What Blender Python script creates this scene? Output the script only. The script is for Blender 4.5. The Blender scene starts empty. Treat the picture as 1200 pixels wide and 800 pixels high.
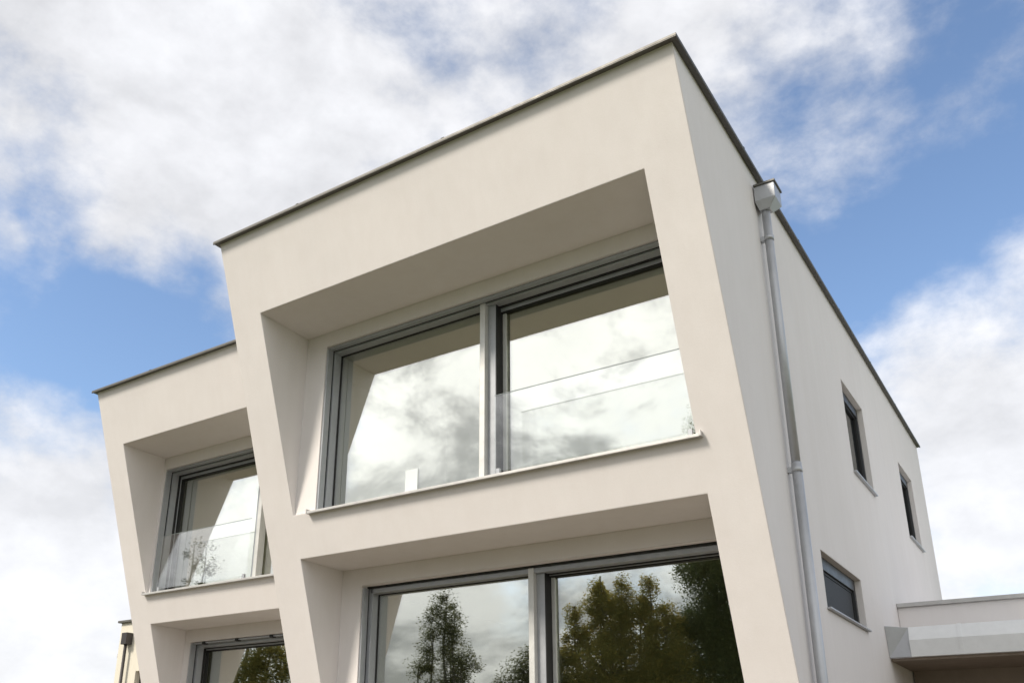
import bpy, bmesh, math, random
from mathutils import Vector, Matrix
random.seed(7)
scene = bpy.context.scene
col = scene.collection
R = math.radians
S = 0.8            # survey units -> metres
ROOF = 7.28        # height of the main roof edge over the ground, metres

def W(x, y, z):    # survey coordinates (main roof corner = origin) -> world metres
    return Vector((S * x, S * y, S * z + ROOF))

# ------------------------------------------------------------------ materials
def new_mat(name):
    m = bpy.data.materials.new(name)
    m.use_nodes = True
    nt = m.node_tree
    b = nt.nodes['Principled BSDF']
    return m, nt, b

def node(nt, t, **kw):
    n = nt.nodes.new(t)
    for k, v in kw.items():
        if k in n.inputs.keys():
            n.inputs[k].default_value = v
        else:
            setattr(n, k, v)
    return n

def link(nt, a, b):
    nt.links.new(a, b)

def ramp(nt, stops):
    r = nt.nodes.new('ShaderNodeValToRGB')
    e = r.color_ramp.elements
    while len(e) < len(stops):
        e.new(0.5)
    for el, (p, c) in zip(e, stops):
        el.position = p
        el.color = (*c, 1)
    return r

def mat_stucco(name, base, bevel=0.017):
    m, nt, b = new_mat(name)
    tc = node(nt, 'ShaderNodeTexCoord')
    big = node(nt, 'ShaderNodeTexNoise', Scale=0.9, Detail=5.0, Roughness=0.6)
    fine = node(nt, 'ShaderNodeTexNoise', Scale=55.0, Detail=4.0, Roughness=0.7)
    grain = node(nt, 'ShaderNodeTexNoise', Scale=260.0, Detail=3.0, Roughness=0.7)
    # faint vertical weathering streaks below the parapet
    mp = node(nt, 'ShaderNodeMapping'); mp.inputs['Scale'].default_value = (7.0, 7.0, 0.35)
    stre = node(nt, 'ShaderNodeTexNoise', Scale=1.0, Detail=4.0, Roughness=0.65)
    for n in (big, fine, grain):
        link(nt, tc.outputs['Object'], n.inputs['Vector'])
    link(nt, tc.outputs['Object'], mp.inputs['Vector'])
    link(nt, mp.outputs['Vector'], stre.inputs['Vector'])
    d = tuple(c * 0.968 for c in base)
    l = tuple(min(1, c * 1.015) for c in base)
    r1 = ramp(nt, [(0.3, d), (0.7, l)])
    link(nt, big.outputs['Fac'], r1.inputs['Fac'])
    r2 = ramp(nt, [(0.3, (0.975, 0.97, 0.965)), (0.62, (1, 1, 1))])
    link(nt, stre.outputs['Fac'], r2.inputs['Fac'])
    r3 = ramp(nt, [(0.3, (0.93, 0.93, 0.93)), (0.7, (1.03, 1.03, 1.03))])
    link(nt, grain.outputs['Fac'], r3.inputs['Fac'])
    mx = node(nt, 'ShaderNodeMix', data_type='RGBA', blend_type='MULTIPLY'); mx.inputs[0].default_value = 1
    link(nt, r1.outputs['Color'], mx.inputs[6]); link(nt, r2.outputs['Color'], mx.inputs[7])
    mx2 = node(nt, 'ShaderNodeMix', data_type='RGBA', blend_type='MULTIPLY'); mx2.inputs[0].default_value = 1
    link(nt, mx.outputs[2], mx2.inputs[6]); link(nt, r3.outputs['Color'], mx2.inputs[7])
    link(nt, mx2.outputs[2], b.inputs['Base Color'])
    b.inputs['Roughness'].default_value = 0.92
    b.inputs['Specular IOR Level'].default_value = 0.15
    bev = node(nt, 'ShaderNodeBevel'); bev.samples = 4
    bev.inputs['Radius'].default_value = bevel
    bp = node(nt, 'ShaderNodeBump'); bp.inputs['Strength'].default_value = 0.22; bp.inputs['Distance'].default_value = 0.004
    add = node(nt, 'ShaderNodeMath', operation='ADD')
    link(nt, fine.outputs['Fac'], add.inputs[0]); link(nt, grain.outputs['Fac'], add.inputs[1])
    link(nt, add.outputs[0], bp.inputs['Height'])
    link(nt, bev.outputs['Normal'], bp.inputs['Normal'])
    wav = node(nt, 'ShaderNodeTexNoise', Scale=2.6, Detail=2.0)      # hand-floated unevenness
    link(nt, tc.outputs['Object'], wav.inputs['Vector'])
    bp2 = node(nt, 'ShaderNodeBump'); bp2.inputs['Strength'].default_value = 0.3; bp2.inputs['Distance'].default_value = 0.012
    link(nt, wav.outputs['Fac'], bp2.inputs['Height']); link(nt, bp.outputs['Normal'], bp2.inputs['Normal'])
    link(nt, bp2.outputs['Normal'], b.inputs['Normal'])
    return m

def mat_metal(name, base, metallic=0.6, rough=0.4, streak=0.08):
    m, nt, b = new_mat(name)
    tc = node(nt, 'ShaderNodeTexCoord')
    n = node(nt, 'ShaderNodeTexNoise', Scale=9.0, Detail=5.0, Roughness=0.65)
    link(nt, tc.outputs['Object'], n.inputs['Vector'])
    r = ramp(nt, [(0.3, tuple(c * (1 - streak) for c in base)), (0.7, tuple(min(1, c * (1 + streak)) for c in base))])
    link(nt, n.outputs['Fac'], r.inputs['Fac'])
    link(nt, r.outputs['Color'], b.inputs['Base Color'])
    r2 = ramp(nt, [(0.25, (rough - .08,) * 3), (0.75, (rough + .1,) * 3)])
    link(nt, n.outputs['Fac'], r2.inputs['Fac'])
    link(nt, r2.outputs['Color'], b.inputs['Roughness'])
    b.inputs['Metallic'].default_value = metallic
    return m

def mat_plain(name, base, rough=0.8, var=0.08, scale=3.0):
    m, nt, b = new_mat(name)
    tc = node(nt, 'ShaderNodeTexCoord')
    n = node(nt, 'ShaderNodeTexNoise', Scale=scale, Detail=4.0)
    link(nt, tc.outputs['Object'], n.inputs['Vector'])
    r = ramp(nt, [(0.3, tuple(c * (1 - var) for c in base)), (0.7, tuple(min(1, c * (1 + var)) for c in base))])
    link(nt, n.outputs['Fac'], r.inputs['Fac'])
    link(nt, r.outputs['Color'], b.inputs['Base Color'])
    b.inputs['Roughness'].default_value = rough
    return m

def mat_glass(name, r0, tint_refl, tint_trans, ripple=0.0):
    """Coated pane: mirror-like reflection by angle, tinted see-through for the rest."""
    m, nt, b = new_mat(name)
    nt.nodes.remove(b)
    out = nt.nodes['Material Output']
    gl = node(nt, 'ShaderNodeBsdfGlossy'); gl.inputs['Roughness'].default_value = 0.008
    gl.inputs['Color'].default_value = (*tint_refl, 1)
    tr = node(nt, 'ShaderNodeBsdfTransparent'); tr.inputs['Color'].default_value = (*tint_trans, 1)
    fr = node(nt, 'ShaderNodeFresnel'); fr.inputs['IOR'].default_value = 1.5
    mr = node(nt, 'ShaderNodeMapRange')
    mr.inputs['From Min'].default_value = 0.04; mr.inputs['From Max'].default_value = 1.0
    mr.inputs['To Min'].default_value = r0; mr.inputs['To Max'].default_value = 1.0
    # back faces would give a wrong fresnel: use facing-corrected IOR 1.5 on both sides
    geo = node(nt, 'ShaderNodeNewGeometry')
    io = node(nt, 'ShaderNodeMapRange'); io.inputs['To Min'].default_value = 1.5; io.inputs['To Max'].default_value = 1 / 1.5
    link(nt, geo.outputs['Backfacing'], io.inputs['Value'])
    inv = node(nt, 'ShaderNodeMath', operation='ADD'); inv.inputs[1].default_value = 0.0
    link(nt, io.outputs['Result'], inv.inputs[0])
    link(nt, inv.outputs[0], fr.inputs['IOR'])
    link(nt, fr.outputs['Fac'], mr.inputs['Value'])
    mix = node(nt, 'ShaderNodeMixShader')
    link(nt, mr.outputs['Result'], mix.inputs['Fac'])
    link(nt, tr.outputs[0], mix.inputs[1]); link(nt, gl.outputs[0], mix.inputs[2])
    if ripple:
        tc = node(nt, 'ShaderNodeTexCoord')
        n = node(nt, 'ShaderNodeTexNoise', Scale=0.9, Detail=1.0)
        link(nt, tc.outputs['Object'], n.inputs['Vector'])
        bp = node(nt, 'ShaderNodeBump'); bp.inputs['Strength'].default_value = 1.0; bp.inputs['Distance'].default_value = ripple
        link(nt, n.outputs['Fac'], bp.inputs['Height'])
        link(nt, bp.outputs['Normal'], gl.inputs['Normal'])
    link(nt, mix.outputs[0], out.inputs['Surface'])
    return m

def mat_leaf(name, cols):
    m, nt, b = new_mat(name)
    geo = node(nt, 'ShaderNodeNewGeometry')
    r = ramp(nt, [(i / max(1, len(cols) - 1), c) for i, c in enumerate(cols)])
    link(nt, geo.outputs['Random Per Island'], r.inputs['Fac'])
    link(nt, r.outputs['Color'], b.inputs['Base Color'])
    b.inputs['Roughness'].default_value = 0.6
    tl = node(nt, 'ShaderNodeBsdfTranslucent')
    link(nt, r.outputs['Color'], tl.inputs['Color'])
    mx = node(nt, 'ShaderNodeMixShader'); mx.inputs['Fac'].default_value = 0.45
    link(nt, b.outputs[0], mx.inputs[1]); link(nt, tl.outputs[0], mx.inputs[2])
    link(nt, mx.outputs[0], nt.nodes['Material Output'].inputs['Surface'])
    return m

STUCCO = mat_stucco('stucco_offwhite', (0.80, 0.762, 0.745))
STUCCO_CREAM = mat_stucco('stucco_cream', (0.74, 0.70, 0.60))
COPING = mat_metal('coping_metal', (0.13, 0.125, 0.115), 0.4, 0.5)
FRAME = mat_metal('frame_grey_aluminium', (0.385, 0.40, 0.425), 0.25, 0.42)
FRAME_DARK = mat_metal('frame_dark_grey', (0.055, 0.056, 0.06), 0.3, 0.45)
FRAME_LIGHT = mat_metal('frame_bright_aluminium', (0.62, 0.62, 0.60), 0.2, 0.4)
SILLM = mat_metal('sill_aluminium', (0.50, 0.49, 0.475), 0.35, 0.4)
GASKET = mat_plain('black_gasket', (0.012, 0.012, 0.012), 0.6)
ZINC = mat_metal('zinc_grey', (0.47, 0.48, 0.50), 0.5, 0.44, 0.06)
ZINC_MATT = mat_metal('fascia_grey', (0.80, 0.81, 0.82), 0.1, 0.5, 0.04)
DARKPIPE = mat_metal('dark_pipe', (0.05, 0.045, 0.045), 0.3, 0.5)
GLASS = mat_glass('coated_window_glass', 0.55, (0.97, 0.972, 0.945), (0.90, 0.92, 0.80), 0.0010)
GLASS_DARK = mat_glass('dark_window_glass', 0.10, (0.95, 0.97, 0.97), (0.4, 0.42, 0.42))
CLEAR = mat_glass('clear_balustrade_glass', 0.11, (1, 1, 1), (0.985, 0.99, 0.985))
GLASS_EDGE = mat_plain('glass_edge', (0.22, 0.26, 0.25), 0.3)
ROOMW = mat_plain('interior_plaster', (0.75, 0.74, 0.62), 0.9, 0.03)
SCREEN = mat_plain('dark_insect_screen', (0.035, 0.037, 0.04), 0.7, 0.2, 40)
SOFFITW = mat_plain('canopy_soffit_brown', (0.26, 0.21, 0.17), 0.7, 0.1, 6)
PANELW = mat_plain('white_panel', (0.66, 0.71, 0.71), 0.5, 0.02)
BARK = mat_plain('bark', (0.085, 0.07, 0.055), 0.95, 0.35, 8)

# ------------------------------------------------------------------ mesh helpers
class MB:
    def __init__(self):
        self.bm = bmesh.new()
    def poly(self, pts):
        vs = [self.bm.verts.new(Vector(p)) for p in pts]
        return self.bm.faces.new(vs)
    def holed(self, outer, holes):
        """flat polygon with holes (world points)"""
        es = []
        allv = []
        for loop in [outer] + holes:
            vs = [self.bm.verts.new(Vector(p)) for p in loop]
            allv += vs
            for i in range(len(vs)):
                es.append(self.bm.edges.new((vs[i], vs[(i + 1) % len(vs)])))
        bmesh.ops.triangle_fill(self.bm, use_beauty=True, use_dissolve=False, edges=es)
    def hexa(self, p):
        """8 points: bottom ring 0-3, top ring 4-7"""
        v = [self.bm.verts.new(Vector(q)) for q in p]
        for f in ((3, 2, 1, 0), (4, 5, 6, 7), (0, 1, 5, 4), (1, 2, 6, 5), (2, 3, 7, 6), (3, 0, 4, 7)):
            self.bm.faces.new([v[i] for i in f])
    def box(self, x0, x1, y0, y1, z0, z1):   # survey units
        if x1 < x0: x0, x1 = x1, x0
        self.hexa([W(x0, y0, z0), W(x1, y0, z0), W(x1, y1, z0), W(x0, y1, z0),
                   W(x0, y0, z1), W(x1, y0, z1), W(x1, y1, z1), W(x0, y1, z1)])
    def tube(self, pts, rad, seg=24, cap=True):
        """pts in metres"""
        rings = []
        n = len(pts)
        for i, p in enumerate(pts):
            p = Vector(p)
            d = (Vector(pts[min(i + 1, n - 1)]) - Vector(pts[max(i - 1, 0)])).normalized()
            a = d.orthogonal().normalized() if abs(d.z) < 0.99 else Vector((1, 0, 0))
            a = (a - d * a.dot(d)).normalized(); b = d.cross(a)
            r = rad[i] if isinstance(rad, (list, tuple)) else rad
            rings.append([self.bm.verts.new(p + (a * math.cos(t) + b * math.sin(t)) * r)
                          for t in [2 * math.pi * k / seg for k in range(seg)]])
        for i in range(n - 1):
            for k in range(seg):
                f = self.bm.faces.new((rings[i][k], rings[i][(k + 1) % seg], rings[i + 1][(k + 1) % seg], rings[i + 1][k]))
                f.smooth = True
        if cap:
            self.bm.faces.new(rings[0][::-1]); self.bm.faces.new(rings[-1])
    def build(self, name, mat, parent=None, bevel=0.0, recalc=True):
        bm = self.bm
        if recalc:
            bmesh.ops.remove_doubles(bm, verts=bm.verts, dist=1e-5)
            bmesh.ops.recalc_face_normals(bm, faces=bm.faces)
        me = bpy.data.meshes.new(name)
        root = parent
        while root is not None and root.parent is not None:
            root = root.parent
        if root is not None:
            off = root.location
            for v in bm.verts:
                v.co -= off
        bm.to_mesh(me); bm.free()
        me.materials.append(mat)
        o = bpy.data.objects.new(name, me)
        col.objects.link(o)
        if parent is not None:
            o.parent = parent
        if bevel:
            md = o.modifiers.new('bevel', 'BEVEL')
            md.width = bevel; md.segments = 2; md.limit_method = 'ANGLE'; md.angle_limit = R(40)
            md.harden_normals = False
        return o

def empty(name, loc):
    o = bpy.data.objects.new(name, None)
    o.location = loc
    o.empty_display_size = 0.3
    col.objects.link(o)
    return o

def tag(o, label=None, cat=None, group=None, kind=None):
    if label: o['label'] = label
    if cat: o['category'] = cat
    if group: o['group'] = group
    if kind: o['kind'] = kind

# ------------------------------------------------------------------ windows
def big_window(house, x0, x1, z0, z1, y, mx, sash='right', slot=False, fw=.035, pelmet=True, film=False):
    """Wide two-bay glazing set deep in the vertical back wall; sash = bay that slides, one track further in.
    Guide rails line the hole, the glazing frame sits behind them, glass at y+.29 (fixed) and y+.38 (sliding)."""
    d = 1 if sash == 'right' else -1
    f = MB()
    for s, xa in ((1, x0), (-1, x1)):
        f.box(xa, xa + s * .030, y + .014, y + .118, z0, z1 - .03)          # blind guide rail
        f.box(xa + s * .001, xa + s * (.012 + fw), y + .142, y + .30, z0, z1 - .03)   # frame jamb
    if pelmet:
        f.box(x0 + .031, x1 - .031, y + .03, y + .118, z1 - .034, z1 - .012)
    zt = z1 - .022 - fw                                                       # underside of the head
    f.box(x0 + .05, x1 - .05, y + .142, y + .30, zt, z1 - .031)
    f.box(x0 + .05, x1 - .05, y + .16, y + .30, z0 - .02, z0 + .04)
    win = f.build('window', FRAME, house, .003)
    g = MB()
    for s, xa in ((1, x0), (-1, x1)):
        g.box(xa, xa + s * .022, y + .10, y + .16, z0, z1 - .03)
        g.box(xa + s * .02, xa + s * (.024 + fw), y + .272, y + .312, z0 + .03, zt)
    g.box(x0, x1, y + .119, y + .141, z1 - .03, z1 - .001)
    g.box(x0 + .03, x1 - .03, y + .272, y + .312, zt - .012, zt + .01)
    g.build('gasket', GASKET, win)
    m = MB()
    m.box(mx - .04, mx + .04, y + .12, y + .26, z0, z1 - .032)
    m.build('mullion', FRAME_LIGHT, win, .004)
    xe = x1 - .012 if d > 0 else x0 + .012     # far edge of the sliding bay
    xf = x0 + .022 + fw if d > 0 else x1 - .022 - fw
    p = MB(); a, b = sorted((xf, mx - d * .02))
    p.box(a, b, y + .286, y + .304, z0 + .03, zt - .002)
    p.build('pane', GLASS, win)
    # frame beside the mullion, then the sliding sash one track further in
    s_ = MB()
    xa = mx + d * .041
    s_.box(*sorted((xa, xa + d * .115)), y + .20, y + .30, z0, zt - .001)
    zs = z1 - .118
    s_.box(*sorted((xe, xe - d * .055)), y + .315, y + .41, z0, zs + .06)
    s_.box(*sorted((xa + d * .10, xe - d * .056)), y + .315, y + .41, zs, zs + .06)
    s_.box(*sorted((xa + d * .10, xe - d * .056)), y + .315, y + .41, z0 - .02, z0 + .05)
    s_.build('sash', FRAME, win, .003)
    gk = MB()
    gk.box(*sorted((xa + d * .1155, xa + d * .125)), y + .205, y + .40, z0, zt - .002)
    gk.box(*sorted((xe - d * .056, xe - d * .07)), y + .33, y + .40, z0 + .05, zs)
    gk.box(*sorted((xa + d * .126, xe - d * .0705)), y + .325, y + .40, zs - .016, zs - .0005)
    gk.build('sash_gasket', GASKET, win)
    bd = MB()
    bd.box(*sorted((xa + d * .126, xa + d * .178)), y + .355, y + .40, z0 + .05, zs - .017)
    bd.build('sash_bead', FRAME_LIGHT, win, .003)
    p = MB(); a, b = sorted((xa + d * .179, xe - d * .068))
    p.box(a, b, y + .372, y + .390, z0 + .04, zs - .014)
    p.build('pane', GLASS, win)
    if film:
        k = MB(); k.box(-4.69, -4.485, y + .280, y + .2845, z0 + .045, -3.44)
        k.build('sticker', PANELW, win)
    if slot:
        n = 5
        for i in range(n):
            xk = x0 + .35 + (x1 - x0 - .7) * i / (n - 1)
            k = MB()
            k.box(xk - .035, xk + .035, y + .008, y + .1, z1 - .05, z1 - .006)
            k.build('blind_guide', GASKET, win, .002)
    return win

def sill(parent, x0, x1, z, yfront, yback):
    s_ = MB()
    t = .035
    s_.hexa([W(x0, yfront, z - t - .012), W(x1, yfront, z - t - .012), W(x1, yback, z - t), W(x0, yback, z - t),
             W(x0, yfront, z - .012), W(x1, yfront, z - .012), W(x1, yback, z), W(x0, yback, z)])
    # little upstands at the ends
    for xa, xb in ((x0 - .02, x0 - .001), (x1 + .001, x1 + .02)):
        s_.box(xa, xb, yfront - .004, yback, z - t - .008, z + .02)
    return s_.build('sill', SILLM, parent, .003)

def balustrade(house, x0, x1, z0, z1, y):
    p = MB(); p.box(x0, x1, y, y + .018, z0, z1)
    b = p.build('balustrade', CLEAR, house)
    e = MB()
    e.box(x0, x1, y + .002, y + .016, z1, z1 + .005)
    e.build('glass_edge', GLASS_EDGE, b)
    for xa in (x0 + .03, x1 - .09):
        c = MB(); c.box(xa, xa + .05, y - .012, y + .03, z0 - .05, z0 + .03)
        c.build('clamp', FRAME, b, .003)
    return b

def room(house, x0, x1, y0, y1, z0, z1):
    r = MB()
    a = [W(x0, y0, z0), W(x1, y0, z0), W(x1, y0, z1), W(x0, y0, z1)]
    b = [W(x0, y1, z0), W(x1, y1, z0), W(x1, y1, z1), W(x0, y1, z1)]
    r.poly(b)
    for i in range(4):
        j = (i + 1) % 4
        r.poly([a[i], a[j], b[j], b[i]])
    o = r.build('interior', ROOMW, house)
    return o

# ------------------------------------------------------------------ houses
TT = 0.345
GZ = -9.1   # ground in survey units
def make_house(name, xL, xR, ytop, ztop, depth, oxl, oxr, o1, o2, side_windows=()):
    """o1/o2 = dict(zt soffit, zb sill, yb back wall, x0,x1 frame, zf frame top, mx, sash)"""
    root = empty(name, W((xL + xR) / 2, ytop + 3, GZ))
    Fy = lambda z: ytop - TT * (z - ztop)
    F = lambda x, z: W(x, Fy(z), z)
    zbase = o2['zb']
    w = MB()
    # leaning front with its two openings
    w.holed([F(xL, ztop), F(xR, ztop), F(xR, zbase - .25), F(xL, zbase - .25)],
            [[F(oxl, o['zt']), F(oxr, o['zt']), F(oxr, o['zb']), F(oxl, o['zb'])] for o in (o1, o2)])
    yb0 = Fy(zbase - .25)
    w.poly([W(xL, yb0, zbase - .25), W(xR, yb0, zbase - .25), W(xR, yb0, GZ - .1), W(xL, yb0, GZ - .1)])
    for o_ in (o1, o2):
        o = dict(o_); o['x1'] = min(o['x1'], oxr - .001)
        yb = o['yb']; zt, zb = o['zt'], o['zb']
        yfb = min(Fy(zb), yb - .004)
        A_ = [W(oxl, Fy(zt), zt), W(oxr, Fy(zt), zt), W(oxr, yfb, zb), W(oxl, yfb, zb)]
        B_ = [W(oxl, yb, zt - .014), W(oxr, yb, zt - .014), W(oxr, yb, zb), W(oxl, yb, zb)]
        for i in range(4):
            j = (i + 1) % 4
            w.poly([A_[i], A_[j], B_[j], B_[i]])
        H = [(o['x0'], o['zf']), (o['x1'], o['zf']), (o['x1'], zb + .001), (o['x0'], zb + .001)]
        # back wall: three strips round the glazing
        w.poly([W(oxl, yb, zt - .014), W(oxr, yb, zt - .014), W(o['x1'], yb, o['zf']), W(o['x0'], yb, o['zf'])])
        w.poly([W(oxl, yb, zt - .014), W(o['x0'], yb, o['zf']), W(o['x0'], yb, zb), W(oxl, yb, zb)])
        w.poly([W(oxr, yb, zt - .014), W(o['x1'], yb, o['zf']), W(o['x1'], yb, zb), W(oxr, yb, zb)])
        # reveal of the hole itself
        C_ = [W(x, yb, z) for x, z in H]; D_ = [W(x, yb + .46, z) for x, z in H]
        for i in range(4):
            j = (i + 1) % 4
            w.poly([C_[i], C_[j], D_[j], D_[i]])
    # side walls
    yfar = ytop + depth
    for X, wins in ((xR, side_windows), (xL, ())):
        outer = [W(X, ytop, ztop), W(X, yb0, zbase - .25), W(X, yb0, GZ - .1), W(X, yfar, GZ - .1), W(X, yfar, ztop)]
        holes = [[W(X, a, zt_), W(X, b_, zt_), W(X, b_, zb_), W(X, a, zb_)] for a, b_, zt_, zb_ in wins]
        w.holed(outer, holes)
        for a, b_, zt_, zb_ in wins:
            q = [(a, zt_), (b_, zt_), (b_, zb_), (a, zb_)]
            for i in range(4):
                j = (i + 1) % 4
                w.poly([W(X, *q[i]), W(X, *q[j]), W(X - .34, *q[j]), W(X - .34, *q[i])])
    # back wall
    w.poly([W(xL, yfar, ztop), W(xR, yfar, ztop), W(xR, yfar, GZ - .1), W(xL, yfar, GZ - .1)])
    w.build('wall', STUCCO, root, recalc=True)
    # roof deck
    r = MB(); r.box(xL + .05, xR - .05, ytop + .30, yfar - .05, ztop - .35, ztop - .10)
    r.build('roof', mat_roof, root)
    # coping: folded sheet on all parapets
    c = MB()
    ov, th = .075, .032
    c.box(xL - ov, xR + ov, ytop - ov, ytop + .42, ztop, ztop + th)
    c.box(xL - ov, xR + ov, yfar - .42, yfar + ov, ztop, ztop + th)
    c.box(xR - .42, xR + ov, ytop + .421, yfar - .421, ztop, ztop + th)
    c.box(xL - ov, xL + .42, ytop + .421, yfar - .421, ztop, ztop + th)
    # drip lips
    c.box(xL - ov, xR + ov, ytop - ov, ytop - ov + .018, ztop - .014, ztop - .001)
    c.box(xR + ov - .018, xR + ov, ytop - ov + .02, yfar + ov, ztop - .014, ztop - .001)
    # sheet joints
    k = xL + 1.6
    while k < xR - .5:
        c.box(k, k + .05, ytop - ov - .004, ytop + .30, ztop + th - .002, ztop + th + .006)
        k += 2.45
    k = ytop + 2.1
    while k < yfar - .6:
        c.box(xR - .3, xR + ov + .004, k, k + .05, ztop + th - .002, ztop + th + .006)
        k += 2.45
    c.build('roof_coping', COPING, root, .003)
    return root, Fy

mat_roof = mat_plain('roof_membrane', (0.25, 0.25, 0.25), 0.9)

# ---- main house
SIDE_WIN = [(6.67, 8.193, -1.348, -2.904), (11.454, 12.983, -1.348, -2.904), (3.82, 6.011, -4.671, -5.39)]
o1 = dict(zt=-1.117, zb=-3.874, yb=1.36, x0=-6.037, x1=-.42, zf=-1.358)
o2 = dict(zt=-4.46, zb=-7.0, yb=2.42, x0=-6.047, x1=-.45, zf=-4.725)
house, Fm = make_house('modern_house', -7.0, 0.0, 0.0, 0.0, 14.883, -6.429, -.552, o1, o2, SIDE_WIN)
tag(house, 'tall off-white rendered house with wide leaning frame front, nearest in view', 'house')
win = big_window(house, o1['x0'], o1['x1'], o1['zb'], o1['zf'], o1['yb'], -3.36, 'right', film=True)
win['label'] = 'upper window with glass balustrade across its right bay'
sill(win, -6.12, -.50, o1['zb'] + .012, Fm(o1['zb']) - .06, o1['yb'] + .1)
balustrade(house, -3.12, -.57, -3.80, -2.80, 1.40)
win = big_window(house, o2['x0'], o2['x1'], o2['zb'], o2['zf'], o2['yb'], -3.30, 'right', False, .075, False)
win['label'] = 'lower window reflecting garden trees'
sill(win, -6.12, -.50, o2['zb'] + .012, Fm(o2['zb']) - .06, o2['yb'] + .1)
room(house, -6.9, -.36, 1.82, 5.6, -3.96, -1.15)
room(house, -6.9, -.42, 2.88, 7.5, -7.05, -4.55)

def side_window(house, a, b, zt, zb, X=0.0, screen=False):
    d0 = X - .085
    f = MB()
    t = .085
    hb = .16
    f.box(d0 - .10, d0, a, a + t, zb + .02, zt)
    f.box(d0 - .10, d0, b - t, b, zb + .02, zt)
    f.box(d0 - .10, d0, a + t, b - t, zt - hb, zt)
    f.box(d0 - .10, d0, a + t, b - t, zb + .02, zb + t)
    w = f.build('side_window', FRAME_DARK, house, .003)
    g = MB()
    q = .03
    g.box(d0 - .09, d0 - .03, a + t, a + t + q, zb + t, zt - hb)
    g.box(d0 - .09, d0 - .03, b - t - q, b - t, zb + t, zt - hb)
    g.box(d0 - .09, d0 - .03, a + t + q, b - t - q, zt - hb - q, zt - hb)
    g.box(d0 - .09, d0 - .03, a + t + q, b - t - q, zb + t, zb + t + q)
    g.build('gasket', GASKET, w)
    p = MB(); p.box(d0 - .07, d0 - .055, a + t + q - .005, b - t - q + .005, zb + t + .025, zt - hb - q + .005)
    p.build('pane', GLASS_DARK, w)
    if screen:
        p = MB(); p.box(d0 - .05, d0 - .04, a + t + q, b - t - q, zb + t + .03, zt - hb - q)
        p.build('insect_screen', SCREEN, w)
    s_ = MB(); s_.box(d0 - .02, X + .05, a - .03, b + .03, zb + .004, zb + .026)
    s_.build('sill', ZINC, w, .003)
    return w
for a, b, zt, zb in SIDE_WIN:
    side_window(house, a, b, zt, zb, screen=zt < -4)

# ---- rainwater pipe with hopper on the side wall
py = 2.716
pp = MB()
pxx = .10
P = lambda x, y, z: W(x, y, z)
pp.tube([P(pxx, py, -.50), P(pxx, py, -3.93)], .041, 32)
pp.tube([P(pxx, py, -3.90), P(pxx, py, -9.0)], .045, 32)
pipe = pp.build('drainpipe', ZINC, house)
h = MB()
# hopper: square box over a tapered outlet
x0, x1, ya, yb_ = .012, .265, py - .125, py + .17
h.box(x0, x1, ya, yb_, -.455, -.245)
ring = [W(x0, ya, -.4555), W(x1, ya, -.4555), W(x1, yb_, -.4555), W(x0, yb_, -.4555)]
low = [W(x0 + .03, py - .07, -.565), W(x0 + .16, py - .07, -.565), W(x0 + .16, py + .07, -.565), W(x0 + .03, py + .07, -.565)]
h.hexa(low + ring)
h.build('hopper', ZINC, pipe, .004)
hr = MB(); hr.box(x0, x1 + .018, ya - .018, yb_ + .018, -.244, -.215)
hr.build('hopper_rim', COPING, pipe, .003)
for zc in (-.95, -3.98, -7.0):
    b_ = MB()
    b_.tube([P(pxx, py, zc - .035), P(pxx, py, zc + .03)], .0475, 32)
    b_.box(.002, .075, py - .03, py + .03, zc - .03, zc + .03)
    b_.build('pipe_clip', ZINC, pipe)

# ---- left house, a lower step back
xl2 = -7.0 - 4.87
l1 = dict(zt=-1.712, zb=-4.293, yb=2.672, x0=-11.29, x1=-7.02, zf=-1.955)
l2 = dict(zt=-4.810, zb=-7.1, yb=3.605, x0=-11.20, x1=-7.02, zf=-5.055)
lh, Fl = make_house('modern_house', xl2, -7.004, 1.404, -.712, 12.5, -11.352, -7.16, l1, l2)
tag(lh, 'lower off-white rendered house with leaning frame front, set back left of the tall one', 'house')
win = big_window(lh, l1['x0'], l1['x1'], l1['zb'], l1['zf'], l1['yb'], -8.76, 'left')
win['label'] = 'upper window with glass balustrade across its left bay'
sill(win, -11.38, -7.12, l1['zb'] + .012, Fl(l1['zb']) - .06, l1['yb'] + .1)
balustrade(lh, -11.16, -8.84, -4.22, -3.25, 2.70)
win = big_window(lh, l2['x0'], l2['x1'], l2['zb'], l2['zf'], l2['yb'], -8.55, 'left', True, .06)
win['label'] = 'lower window with exposed blind guides in its top slot'
sill(win, -11.38, -7.12, l2['zb'] + .012, Fl(l2['zb']) - .06, l2['yb'] + .1)
room(lh, xl2 + .1, -7.01, 3.13, 6.5, -4.38, -1.75)
room(lh, xl2 + .1, -7.01, 4.07, 8.0, -7.15, -4.86)

# ---- low garage wing on the right
gy = 8.72
an = empty('garage_wing', W(3.5, gy + 2.5, GZ))
tag(an, 'low garage wing with grey metal canopy edge, joined to the right side wall', 'garage')
gx1 = 7.5
w = MB()
w.box(.004, gx1, gy, gy + .35, -5.58, -4.672)           # parapet wall over the opening
w.box(.004, gx1, gy + .351, gy + 5.6, -5.2, -4.80)      # roof slab
w.box(gx1 - .3, gx1, gy, gy + 5.6, GZ - .1, -5.581)      # far pier wall
w.box(.004, gx1 - .301, gy + 5.3, gy + 5.6, GZ - .1, -5.201)
w.build('wall', STUCCO, an)
c = MB(); c.box(.004, gx1 + .06, gy - .06, gy + .42, -4.67, -4.605)
c.build('roof_coping', SILLM, an, .004)
d_ = MB(); d_.box(.02, gx1 - .301, gy + .5, gy + .6, GZ, -5.585)
d_.build('garage_front', SOFFITW, an)
cn = MB()
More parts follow.
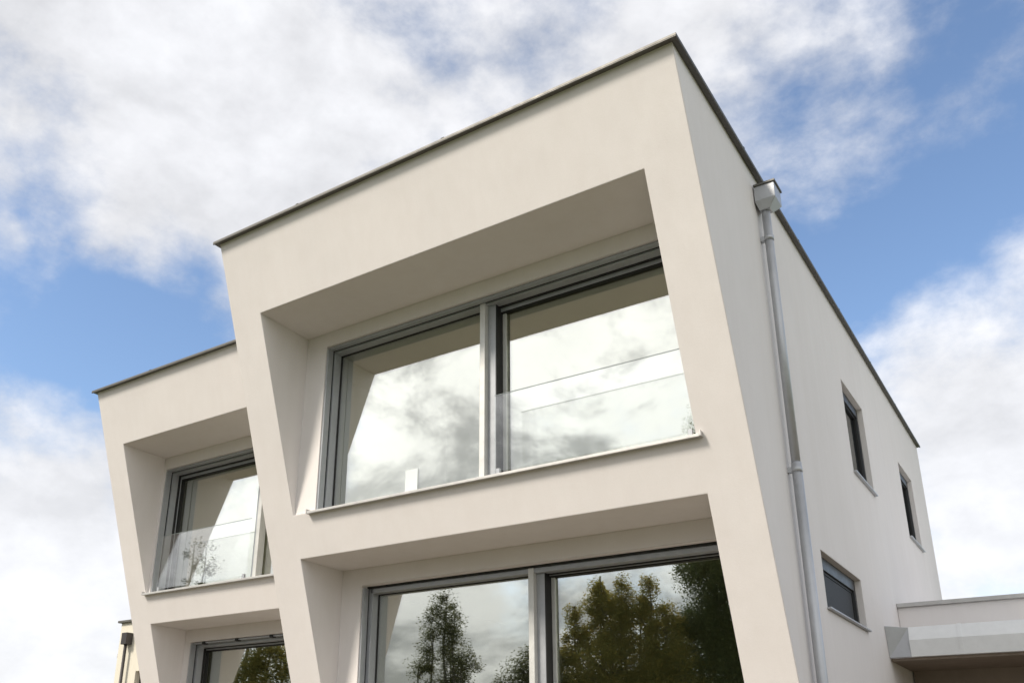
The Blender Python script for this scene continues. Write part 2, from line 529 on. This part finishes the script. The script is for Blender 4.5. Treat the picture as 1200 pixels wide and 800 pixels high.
# canopy: metal fascia, its upper third folded slightly back
X1 = gx1 + .3
prof = [(7.385, -5.60), (7.36, -5.36), (7.44, -5.165), (7.52, -5.165), (7.50, -5.56), (8.715, -5.56), (8.715, -5.60)]
xs = (.30, X1)
rings = [[cn.bm.verts.new(W(x, y, z)) for y, z in prof] for x in xs]
n = len(prof)
for i in range(n):
    j = (i + 1) % n
    cn.bm.faces.new((rings[0][i], rings[0][j], rings[1][j], rings[1][i]))
cn.bm.faces.new(rings[0][::-1]); cn.bm.faces.new(rings[1])
can = cn.build('canopy_fascia', ZINC_MATT, an, .003)
fl = MB()
# end flashing turning up onto the side wall
fl.hexa([W(.003, 7.385, -5.60), W(.299, 7.385, -5.60), W(.299, 7.46, -5.60), W(.003, 7.46, -5.60),
         W(.003, 7.30, -5.14), W(.299, 7.44, -5.168), W(.299, 7.50, -5.168), W(.003, 7.42, -5.14)])
fl.build('end_flashing', ZINC, can, .003)
for xs_ in (.95, 1.95, 2.95, 3.95):
    sm = MB()
    sm.hexa([W(xs_, 7.377, -5.598), W(xs_ + .05, 7.377, -5.598), W(xs_ + .05, 7.40, -5.598), W(xs_, 7.40, -5.598),
             W(xs_, 7.352, -5.36), W(xs_ + .05, 7.352, -5.36), W(xs_ + .05, 7.38, -5.36), W(xs_, 7.38, -5.36)])
    sm.hexa([W(xs_, 7.352, -5.359), W(xs_ + .05, 7.352, -5.359), W(xs_ + .05, 7.38, -5.359), W(xs_, 7.38, -5.359),
             W(xs_, 7.432, -5.158), W(xs_ + .05, 7.432, -5.158), W(xs_ + .05, 7.46, -5.158), W(xs_, 7.46, -5.158)])
    sm.build('seam_cover', ZINC_MATT, can)
so = MB(); so.box(.006, X1 - .05, 7.47, gy + .6, -5.64, -5.602)
so.build('canopy_soffit', SOFFITW, an)

# ---- further wing, far left
ty = 5.0
tw = empty('garage_wing', W(-13.6, ty + 2, GZ))
tag(tw, 'narrow cream wing with a dark rain pipe, behind the left edge of the lower house', 'garage')
w = MB()
twx0, twx1, ztw = -15.38, xl2 - .004, -4.20
wx0, wx1, wz = -14.66, -14.1, -5.28
w.holed([W(twx0, ty, ztw), W(twx1, ty, ztw), W(twx1, ty, GZ - .1), W(twx0, ty, GZ - .1)],
        [[W(wx0, ty, wz), W(wx1, ty, wz), W(wx1, ty, -7.2), W(wx0, ty, -7.2)]])
q = [(wx0, wz), (wx1, wz), (wx1, -7.2), (wx0, -7.2)]
for i in range(4):
    j = (i + 1) % 4
    w.poly([W(q[i][0], ty, q[i][1]), W(q[j][0], ty, q[j][1]), W(q[j][0], ty + .3, q[j][1]), W(q[i][0], ty + .3, q[i][1])])
w.poly([W(twx0, ty, ztw), W(twx0, ty + 6, ztw), W(twx0, ty + 6, GZ - .1), W(twx0, ty, GZ - .1)])
w.poly([W(twx0, ty, ztw), W(twx1, ty, ztw), W(twx1, ty + 6, ztw), W(twx0, ty + 6, ztw)])
w.poly([W(twx0, ty + 6, ztw), W(twx1, ty + 6, ztw), W(twx1, ty + 6, GZ - .1), W(twx0, ty + 6, GZ - .1)])
w.build('wall', STUCCO_CREAM, tw)
c = MB(); c.box(twx0 - .06, twx1, ty - .07, ty + .4, ztw + .002, ztw + .05)
c.build('roof_coping', COPING, tw, .003)
f = MB()
f.box(wx0, wx0 + .09, ty + .12, ty + .22, -7.2, wz); f.box(wx1 - .09, wx1, ty + .12, ty + .22, -7.2, wz)
f.box(wx0 + .09, wx1 - .09, ty + .12, ty + .22, wz - .09, wz)
wf = f.build('window', DARKPIPE, tw, .003)
p = MB(); p.box(wx0 + .09, wx1 - .09, ty + .16, ty + .18, -7.2, wz - .09)
p.build('pane', GLASS, wf)
pp = MB(); pp.tube([W(-15.0, ty - .10, -4.70), W(-15.0, ty - .10, GZ)], .027, 20)
pi = pp.build('drainpipe', DARKPIPE, tw)
h = MB(); h.box(-15.09, -14.91, ty - .17, ty - .004, -4.70, -4.45)
h.build('hopper', DARKPIPE, pi, .004)
s_ = MB(); s_.box(twx0 - .09, twx0 - .002, ty + .05, ty + .13, -4.95, -4.86)
s_.build('overflow_spout', SILLM, tw, .002)

# ------------------------------------------------------------------ ground
def mat_ground():
    m, nt, b = new_mat('lawn_ground')
    tc = node(nt, 'ShaderNodeTexCoord')
    n = node(nt, 'ShaderNodeTexNoise', Scale=0.4, Detail=8.0, Roughness=0.7)
    link(nt, tc.outputs['Object'], n.inputs['Vector'])
    r = ramp(nt, [(0.3, (0.055, 0.08, 0.025)), (0.55, (0.09, 0.11, 0.04)), (0.75, (0.13, 0.13, 0.06))])
    link(nt, n.outputs['Fac'], r.inputs['Fac']); link(nt, r.outputs['Color'], b.inputs['Base Color'])
    b.inputs['Roughness'].default_value = 0.95
    return m
g = MB()
N = 24
grid = {}
for i in range(N + 1):
    for j in range(N + 1):
        x = (i / N * 2 - 1); y = (j / N * 2 - 1)
        x = math.copysign(abs(x) ** 2.2, x) * 1500; y = math.copysign(abs(y) ** 2.2, y) * 1500
        grid[i, j] = g.bm.verts.new((x, y, 0))
for i in range(N):
    for j in range(N):
        g.bm.faces.new((grid[i, j], grid[i + 1, j], grid[i + 1, j + 1], grid[i, j + 1]))
go = g.build('ground', mat_ground()); tag(go, kind='structure')

def mat_paving():
    m, nt, b = new_mat('brown_paving')
    tc = node(nt, 'ShaderNodeTexCoord')
    br = node(nt, 'ShaderNodeTexBrick', Scale=1.6)
    br.inputs['Color1'].default_value = (0.115, 0.09, 0.06, 1); br.inputs['Color2'].default_value = (0.125, 0.10, 0.068, 1)
    br.inputs['Mortar'].default_value = (0.06, 0.055, 0.05, 1); br.inputs['Mortar Size'].default_value = 0.012
    link(nt, tc.outputs['Object'], br.inputs['Vector']); link(nt, br.outputs['Color'], b.inputs['Base Color'])
    b.inputs['Roughness'].default_value = 0.85
    return m
t_ = MB(); t_.hexa([(-16, -6, .004), (9, -6, .004), (9, 14, .004), (-16, 14, .004), (-16, -6, .03), (9, -6, .03), (9, 14, .03), (-16, 14, .03)])  # unseen paving, put in for bounce light and browned to tint the soffits
to = t_.build('terrace', mat_paving()); tag(to, kind='structure')

# ------------------------------------------------------------------ garden trees opposite the front (mirrored in the glass)
def tree(label, x, y, lobes, leaf_mat, leaf, per, droop=0.0, seed=1):
    """lobes: (dx, dy, z centre, horizontal radius, vertical radius, clumps); each is fed by its own limb"""
    rnd = random.Random(seed)
    root = empty('garden_tree', (x, y, 0))
    tag(root, label, 'tree', 'garden trees opposite the house front')
    t = MB(); c = MB(); bm = c.bm
    H = max(l[2] for l in lobes)
    r0 = .035 + H * .016
    low = min(l[2] - l[4] for l in lobes)
    fork = max(.5, low * .75)
    pts = [Vector((x + rnd.uniform(-.04, .04), y + rnd.uniform(-.04, .04), fork * k / 4)) for k in range(5)]
    t.tube(pts, [r0 * (1.15 - .06 * k) for k in range(5)], 9)
    for dx, dy, zc, rh, rv, nc in lobes:
        C_ = Vector((x + dx, y + dy, zc))
        top = C_ + Vector((rnd.uniform(-.1, .1), 0, rv * .85))
        limb = []
        for k in range(8):
            s = k / 7
            q = pts[-1].lerp(top, s) + Vector((dx, dy, 0)) * (.35 * math.sin(math.pi * s)) + Vector((rnd.uniform(-1, 1), rnd.uniform(-1, 1), 0)) * .06 * (0 < k < 7)
            limb.append(q)
        t.tube(limb, [r0 * (.75 - .68 * k / 7) for k in range(8)], 7, False)
        for k in range(nc):
            while True:
                v = Vector((rnd.uniform(-1, 1), rnd.uniform(-1, 1), rnd.uniform(-1, 1)))
                if .15 < v.length < 1: break
            taper = 1.0 - .35 * max(0, v.z)
            ce = C_ + Vector((v.x * rh * taper, v.y * rh * taper, v.z * rv))
            a = min(limb, key=lambda p: abs(p.z - (ce.z - .5 * rh)))
            if k % 2 == 0:
                mid = (a + ce) / 2 + Vector((0, 0, .1 * rh))
                t.tube([a, mid, ce], [r0 * .22, r0 * .12, .006], 5, False)
            cr = rnd.uniform(.14, .36) * (.45 + .5 * rh)
            n_ = int(per * rnd.uniform(.5, 1.4))
            for _ in range(n_):
                d = Vector((rnd.gauss(0, 1), rnd.gauss(0, 1), rnd.gauss(0, .8)))
                if d.length > 1.9: continue
                p = ce + d * cr
                if droop: p.z -= abs(rnd.gauss(0, droop))
                if p.z < .15: continue
                u_ = Vector((rnd.gauss(0, 1), rnd.gauss(0, 1), rnd.gauss(0, .7) - 2 * droop)).normalized()
                w_ = u_.orthogonal().normalized()
                ls = leaf * rnd.uniform(.6, 1.3)
                bm.faces.new((bm.verts.new(p - u_ * ls), bm.verts.new(p + w_ * ls * .45), bm.verts.new(p + u_ * ls), bm.verts.new(p - w_ * ls * .45)))
    t.build('trunk', BARK, root)
    c.build('crown', leaf_mat, root, recalc=False)
    return root

LEAF_AUT = mat_leaf('leaf_autumn', [(.19, .18, .06), (.30, .23, .06), (.15, .17, .05), (.34, .24, .06), (.12, .14, .05)])
LEAF_DARK = mat_leaf('leaf_dark', [(.05, .07, .03), (.07, .095, .04), (.10, .115, .045), (.055, .075, .034)])
LEAF_MID = mat_leaf('leaf_mid', [(.075, .085, .05), (.10, .11, .06), (.13, .13, .065), (.08, .09, .05)])
LEAF_YEL = mat_leaf('leaf_yellow', [(.16, .14, .035), (.24, .18, .04), (.12, .12, .035), (.10, .11, .03)])

tree('slender open-crowned tree mirrored in the left pane of the lower window', -15.7, -14.2,
     [(-.05, 0, 6.3, .62, .75, 26), (.45, .2, 5.5, .5, .7, 16), (-.5, .1, 5.2, .42, .8, 12), (.1, -.3, 4.6, .6, .9, 26), (.8, 0, 4.6, .45, .6, 14), (-.9, .1, 4.5, .4, .5, 9), (-.2, .2, 3.4, 1.0, .8, 40), (.3, 0, 2.3, 1.5, .9, 60)], LEAF_MID, .036, 230, 0, 3)
tree('low bushy tree mirrored beside the lower window mullion', -13.0, -15.4,
     [(0, 0, 4.5, .7, .85, 30), (.7, .2, 4.0, .7, 1.0, 30), (-.7, 0, 3.7, .8, .9, 32), (-1.3, 0, 3.0, .8, .8, 30), (.1, 0, 2.4, 1.6, 1.2, 70)], LEAF_MID, .04, 240, 0, 4)
tree('broad olive-yellow autumn tree mirrored in the right pane of the lower window', -10.8, -16.2,
     [(-.2, 0, 6.2, .55, 1.0, 30), (.55, .2, 6.0, .5, 1.15, 28), (1.2, 0, 5.9, .55, 1.0, 28), (-1.0, .1, 5.3, .6, .9, 26), (-1.8, 0, 4.4, .65, .85, 28),
      (0.3, .3, 4.6, 1.2, 1.1, 80), (1.6, 0, 4.5, .9, 1.2, 60), (-.9, 0, 3.7, 1.1, 1.1, 70), (.6, 0, 3.0, 1.7, 1.3, 110), (-2.3, .2, 3.4, .9, 1.1, 60), (0, 0, 1.6, 2.4, 1.0, 120), (2.0, 0, 5.3, .7, 1.2, 50), (2.5, .1, 4.0, 1.0, 1.3, 80), (2.6, 0, 2.4, 1.2, 1.2, 80), (-.1, .1, 7.0, .3, .6, 9), (.7, 0, 6.9, .3, .7, 9), (1.5, 0, 6.7, .35, .7, 10), (-1.2, 0, 6.1, .35, .6, 9), (-2.1, 0, 5.1, .4, .6, 12)], LEAF_AUT, .042, 260, .05, 5)
tree('tall dark drooping tree mirrored at the right end of the lower window', -6.8, -17.2,
     [(.1, 0, 10.9, .7, 1.3, 30), (-.5, 0, 9.4, .9, 1.2, 44), (.8, .2, 9.0, 1.0, 1.4, 50), (-.6, .2, 7.6, 1.0, 1.1, 60), (.5, 0, 7.0, 1.4, 1.3, 80),
      (-.8, 0, 5.8, 1.1, 1.2, 80), (.6, .1, 5.2, 1.6, 1.3, 90), (-.4, 0, 4.0, 1.9, 1.3, 120), (.2, 0, 2.4, 2.3, 1.4, 140)], LEAF_DARK, .05, 250, .22, 6)
tree('tall thin-leaved tree mirrored in the upper window of the lower house', -23.3, -10.4,
     [(-.9, 0, 8.5, .35, .7, 6), (-.5, .2, 7.4, .35, .6, 6), (.9, .1, 6.9, .55, .45, 8), (.1, 0, 6.2, .8, .5, 12), (0, 0, 5.0, 1.0, .8, 20)], LEAF_MID, .045, 110, 0, 7)
tree('yellowing tree mirrored in the lower window of the lower house', -21.0, -9.3,
     [(0, 0, 5.0, .8, .8, 30), (.9, .1, 4.5, .8, .9, 30), (-.8, 0, 4.3, .8, .9, 28), (.1, 0, 3.2, 1.6, 1.1, 70), (0, 0, 1.9, 1.7, .9, 60)], LEAF_YEL, .045, 200, 0, 8)

# ------------------------------------------------------------------ sky: Nishita + procedural cloud cover
SUN_AZ, SUN_EL = 206.0, 42.0     # compass-like: 0 = +Y, 90 = +X
world = bpy.data.worlds.new('World'); scene.world = world
world.use_nodes = True
nt = world.node_tree
for n in list(nt.nodes): nt.nodes.remove(n)
out = node(nt, 'ShaderNodeOutputWorld')
bg = node(nt, 'ShaderNodeBackground'); bg.inputs['Strength'].default_value = 0.15
sky = node(nt, 'ShaderNodeTexSky', sky_type='NISHITA')
sky.sun_disc = False
sky.sun_elevation = R(SUN_EL); sky.sun_rotation = R(SUN_AZ)
sky.air_density = 1.0; sky.dust_density = 0.6; sky.ozone_density = 2.0
tc = node(nt, 'ShaderNodeTexCoord')
dirn = tc.outputs['Generated']
def M(op, a, b=None, clamp=False):
    n = node(nt, 'ShaderNodeMath', operation=op); n.use_clamp = clamp
    for i, v in enumerate((a, b)):
        if v is None: continue
        if isinstance(v, (int, float)): n.inputs[i].default_value = v
        else: link(nt, v, n.inputs[i])
    return n.outputs[0]
sep = node(nt, 'ShaderNodeSeparateXYZ'); link(nt, dirn, sep.inputs[0])
comb = node(nt, 'ShaderNodeVectorMath', operation='MULTIPLY')   # clouds a little wider than tall
link(nt, dirn, comb.inputs[0]); comb.inputs[1].default_value = (1.75, 1.75, 2.6)
def noise(scale, detail, rough, off=0.0, dist=0.0, sh=(0, 0)):
    mp = node(nt, 'ShaderNodeMapping'); mp.inputs['Location'].default_value = (off + sh[0], off * .7 + sh[1], off * .3)
    link(nt, comb.outputs[0], mp.inputs['Vector'])
    n = node(nt, 'ShaderNodeTexNoise', Scale=scale, Detail=detail, Roughness=rough, Distortion=dist)
    link(nt, mp.outputs[0], n.inputs['Vector'])
    return n.outputs['Fac']
n1 = noise(2.6, 13.0, 0.57, 0.0, 0.12)
n1b = noise(2.6, 13.0, 0.57, 0.0, 0.12, (0.03, -0.07))
n2 = noise(7.0, 11.0, 0.62, 5.3, 0.1)
n3 = noise(1.5, 6.0, 0.52, 11.0)
# large-scale cover: where the cloud banks and the blue gaps stand in the sky (azimuth, elevation, radius, amount)
BANKS = [(95.0,32.0,50.0,0.22), (70.0,60.0,25.0,0.2), (-65.4,39.2,11.1,0.34), (-57.8,41.2,11.9,0.3), (-48.1,40.1,9.3,0.3), (-52.6,36.0,5.8,0.22), (-48.6,33.6,5.5,0.2),  # first bank lies out of view, added to brighten the side wall
 (-58.6,30.2,2.6,0.22), (-55.6,29.0,1.9,0.14), (-34.1,40.5,9.2,0.16), (-11.6,42.1,8.6,0.24), (-9.9,38.1,5.3,0.12),
 (0.9,36.8,2.2,0.16), (-1.2,21.6,6.4,0.36), (-6.1,14.1,8.0,0.45), (1.3,28.3,2.0,0.2), (-60.7,15.8,5.8,0.4),
 (-59.9,8.0,8.2,0.45), (-66.0,28.6,1.5,0.2), (-51.8,26.7,2.0,0.22), (-53.5,33.0,4.0,-0.14), (-57.3,12.2,5.0,0.2),
 (-62.7,27.0,6.9,-0.26), (-56.1,24.7,5.5,-0.26), (-4.9,32.6,10.5,-0.34), (-9.0,37.5,7.0,0.12), (1.5,37.5,5.0,0.26), (-15.0,36.1,5.5,-0.1), (-38.4,45.3,2.8,-0.06),
 (-26,44,10,0.26), (2.7,38.6,4.7,-0.16), (-57.5,38.0,1.5,-0.16), (-8.3,28.0,2.9,-0.1), (-60.3,22.0,4.3,-0.2)]
cov = None
for az, el, rad, amt in BANKS:
    d = Vector((math.sin(R(az)) * math.cos(R(el)), math.cos(R(az)) * math.cos(R(el)), math.sin(R(el))))
    vm = node(nt, 'ShaderNodeVectorMath', operation='DOT_PRODUCT')
    link(nt, dirn, vm.inputs[0]); vm.inputs[1].default_value = d
    mr = node(nt, 'ShaderNodeMapRange', interpolation_type='SMOOTHSTEP')
    mr.inputs['From Min'].default_value = math.cos(R(rad * 1.25)); mr.inputs['From Max'].default_value = 1.0
    mr.inputs['To Min'].default_value = 0; mr.inputs['To Max'].default_value = amt
    link(nt, vm.outputs['Value'], mr.inputs['Value'])
    cov = mr.outputs['Result'] if cov is None else M('ADD', cov, mr.outputs['Result'])
# closed cloud deck over the garden side, where the sun is
back = node(nt, 'ShaderNodeMapRange', interpolation_type='SMOOTHSTEP')
back.inputs['From Min'].default_value = 0.15; back.inputs['From Max'].default_value = -0.25
back.inputs['To Min'].default_value = 0.0; back.inputs['To Max'].default_value = 0.42
link(nt, sep.outputs[1], back.inputs['Value'])
cov = M('ADD', cov, back.outputs['Result'])
dens = M('ADD', M('ADD', cov, M('MULTIPLY', M('SUBTRACT', n1, 0.5), 1.55)), M('MULTIPLY', M('SUBTRACT', n2, 0.5), 0.70))
al = node(nt, 'ShaderNodeMapRange', interpolation_type='SMOOTHSTEP')
al.inputs['From Min'].default_value = -0.24; al.inputs['From Max'].default_value = 0.46
link(nt, dens, al.inputs['Value'])
alpha = al.outputs['Result']
# cloud brightness: thick parts greyer, lit rims whiter, brighter towards the sun
sd = Vector((math.sin(R(SUN_AZ)) * math.cos(R(SUN_EL)), math.cos(R(SUN_AZ)) * math.cos(R(SUN_EL)), math.sin(R(SUN_EL))))
bk = node(nt, 'ShaderNodeMapRange', interpolation_type='SMOOTHSTEP')   # 0 on the house side, 1 on the sunny side
bk.inputs['From Min'].default_value = 0.05; bk.inputs['From Max'].default_value = -0.50
vm = node(nt, 'ShaderNodeVectorMath', operation='DOT_PRODUCT'); link(nt, dirn, vm.inputs[0]); vm.inputs[1].default_value = (0.08, 0.997, 0.0)
link(nt, vm.outputs['Value'], bk.inputs['Value'])
bk = bk.outputs['Result']
shade = node(nt, 'ShaderNodeMapRange', interpolation_type='SMOOTHSTEP')
shade.inputs['From Min'].default_value = 0.36; shade.inputs['From Max'].default_value = 0.62
shade.inputs['To Min'].default_value = 0.99; shade.inputs['To Max'].default_value = 1.12
link(nt, n3, shade.inputs['Value'])
det = node(nt, 'ShaderNodeMapRange'); det.inputs['From Min'].default_value = 0.3; det.inputs['From Max'].default_value = 0.7
det.inputs['To Min'].default_value = 0.95; det.inputs['To Max'].default_value = 1.08
link(nt, n2, det.inputs['Value'])
n4 = noise(2.7, 11.0, 0.60, 21.0, 0.5)
deck = node(nt, 'ShaderNodeMapRange', interpolation_type='SMOOTHSTEP')
deck.inputs['From Min'].default_value = 0.42; deck.inputs['From Max'].default_value = 0.57
deck.inputs['To Min'].default_value = 0.72; deck.inputs['To Max'].default_value = 1.72
link(nt, n4, deck.inputs['Value'])
relief = M('MINIMUM', M('MAXIMUM', M('MULTIPLY', M('SUBTRACT', n1, n1b), 1.0), -0.15), 0.14)
hz = node(nt, 'ShaderNodeMapRange', interpolation_type='SMOOTHSTEP')       # cloud seen edge-on near the horizon is whiter
hz.inputs['From Min'].default_value = 0.50; hz.inputs['From Max'].default_value = 0.12
hz.inputs['To Min'].default_value = 0.0; hz.inputs['To Max'].default_value = 0.20
link(nt, sep.outputs[2], hz.inputs['Value'])
low = M('ADD', M('ADD', M('MULTIPLY', shade.outputs['Result'], det.outputs['Result']), relief), hz.outputs['Result'])
eld = node(nt, 'ShaderNodeMapRange', interpolation_type='SMOOTHSTEP')   # the deck is duller near the horizon
eld.inputs['From Min'].default_value = 0.06; eld.inputs['From Max'].default_value = 0.42
eld.inputs['To Min'].default_value = 0.52; eld.inputs['To Max'].default_value = 1.05
link(nt, sep.outputs[2], eld.inputs['Value'])
gv = node(nt, 'ShaderNodeVectorMath', operation='DOT_PRODUCT'); link(nt, dirn, gv.inputs[0])
gv.inputs[1].default_value = (math.sin(R(232)) * math.cos(R(17)), math.cos(R(232)) * math.cos(R(17)), math.sin(R(17)))
glow = node(nt, 'ShaderNodeMapRange', interpolation_type='SMOOTHSTEP')      # a bright break low in the deck
glow.inputs['From Min'].default_value = math.cos(R(15)); glow.inputs['From Max'].default_value = 1.0
glow.inputs['To Min'].default_value = 0.0; glow.inputs['To Max'].default_value = 0.5
link(nt, gv.outputs['Value'], glow.inputs['Value'])
gv2 = node(nt, 'ShaderNodeVectorMath', operation='DOT_PRODUCT'); link(nt, dirn, gv2.inputs[0])
gv2.inputs[1].default_value = (math.sin(R(128)) * math.cos(R(20)), math.cos(R(128)) * math.cos(R(20)), math.sin(R(20)))
glow2 = node(nt, 'ShaderNodeMapRange', interpolation_type='SMOOTHSTEP')     # wide bright bank to the right, unseen, added to lift the reveals
glow2.inputs['From Min'].default_value = math.cos(R(42)); glow2.inputs['From Max'].default_value = 1.0
glow2.inputs['To Min'].default_value = 0.0; glow2.inputs['To Max'].default_value = 0.40
link(nt, gv2.outputs['Value'], glow2.inputs['Value'])
bright = M('ADD', M('ADD', M('MULTIPLY', deck.outputs['Result'], eld.outputs['Result']), glow.outputs['Result']), glow2.outputs['Result'])
val = M('ADD', M('MULTIPLY', low, M('SUBTRACT', 1.0, bk)), M('MULTIPLY', M('MULTIPLY', bright, det.outputs['Result']), bk))
CLOUD = 3.65
cc = node(nt, 'ShaderNodeVectorMath', operation='SCALE')
tint = node(nt, 'ShaderNodeMix', data_type='RGBA'); link(nt, bk, tint.inputs[0])
tint.inputs[6].default_value = (CLOUD * 0.985, CLOUD * 0.99, CLOUD * 1.02, 1)
tint.inputs[7].default_value = (CLOUD * 1.0, CLOUD * 1.0, CLOUD * 0.99, 1)
link(nt, tint.outputs[2], cc.inputs[0])
link(nt, val, cc.inputs['Scale'])
mix = node(nt, 'ShaderNodeMix', data_type='RGBA')
link(nt, M('MULTIPLY', alpha, 0.96), mix.inputs[0])
skym = node(nt, 'ShaderNodeVectorMath', operation='SCALE'); skym.inputs['Scale'].default_value = 0.92
link(nt, sky.outputs[0], skym.inputs[0])
link(nt, skym.outputs[0], mix.inputs[6]); link(nt, cc.outputs[0], mix.inputs[7])
link(nt, mix.outputs[2], bg.inputs['Color'])
link(nt, bg.outputs[0], out.inputs['Surface'])

# sun behind thin cloud
sl = bpy.data.lights.new('sun', 'SUN'); sl.energy = 2.6; sl.angle = R(13); sl.color = (1.0, 0.92, 0.80)
so = bpy.data.objects.new('sun', sl); col.objects.link(so)
so.rotation_euler = (-sd).to_track_quat('-Z', 'Y').to_euler()
so.location = (0, -20, 20)

# ------------------------------------------------------------------ camera
cd = bpy.data.cameras.new('camera'); cam = bpy.data.objects.new('camera', cd); col.objects.link(cam)
fv = Vector((-0.52899329, 0.7782568, 0.33835255)); rv = Vector((0.82862639, 0.5597446, 0.00801755)); uv = Vector((0.1831513, -0.28460908, 0.94098527))
mw = Matrix((( rv.x, uv.x, -fv.x, 1.94735912), (rv.y, uv.y, -fv.y, -5.76717561), (rv.z, uv.z, -fv.z, 1.53954876), (0, 0, 0, 1)))
cam.matrix_world = mw
cd.sensor_width = 36; cd.lens = 31.2257
cd.shift_x = 0.03684; cd.shift_y = 0.10359
cd.clip_end = 5000
scene.camera = cam

scene.render.engine = 'CYCLES'
scene.cycles.max_bounces = 10
scene.cycles.transparent_max_bounces = 16
vs = scene.view_settings
vs.view_transform = 'Standard'; vs.look = 'None'; vs.gamma = 1.0; vs.use_curve_mapping = False
vs.exposure = 0.62
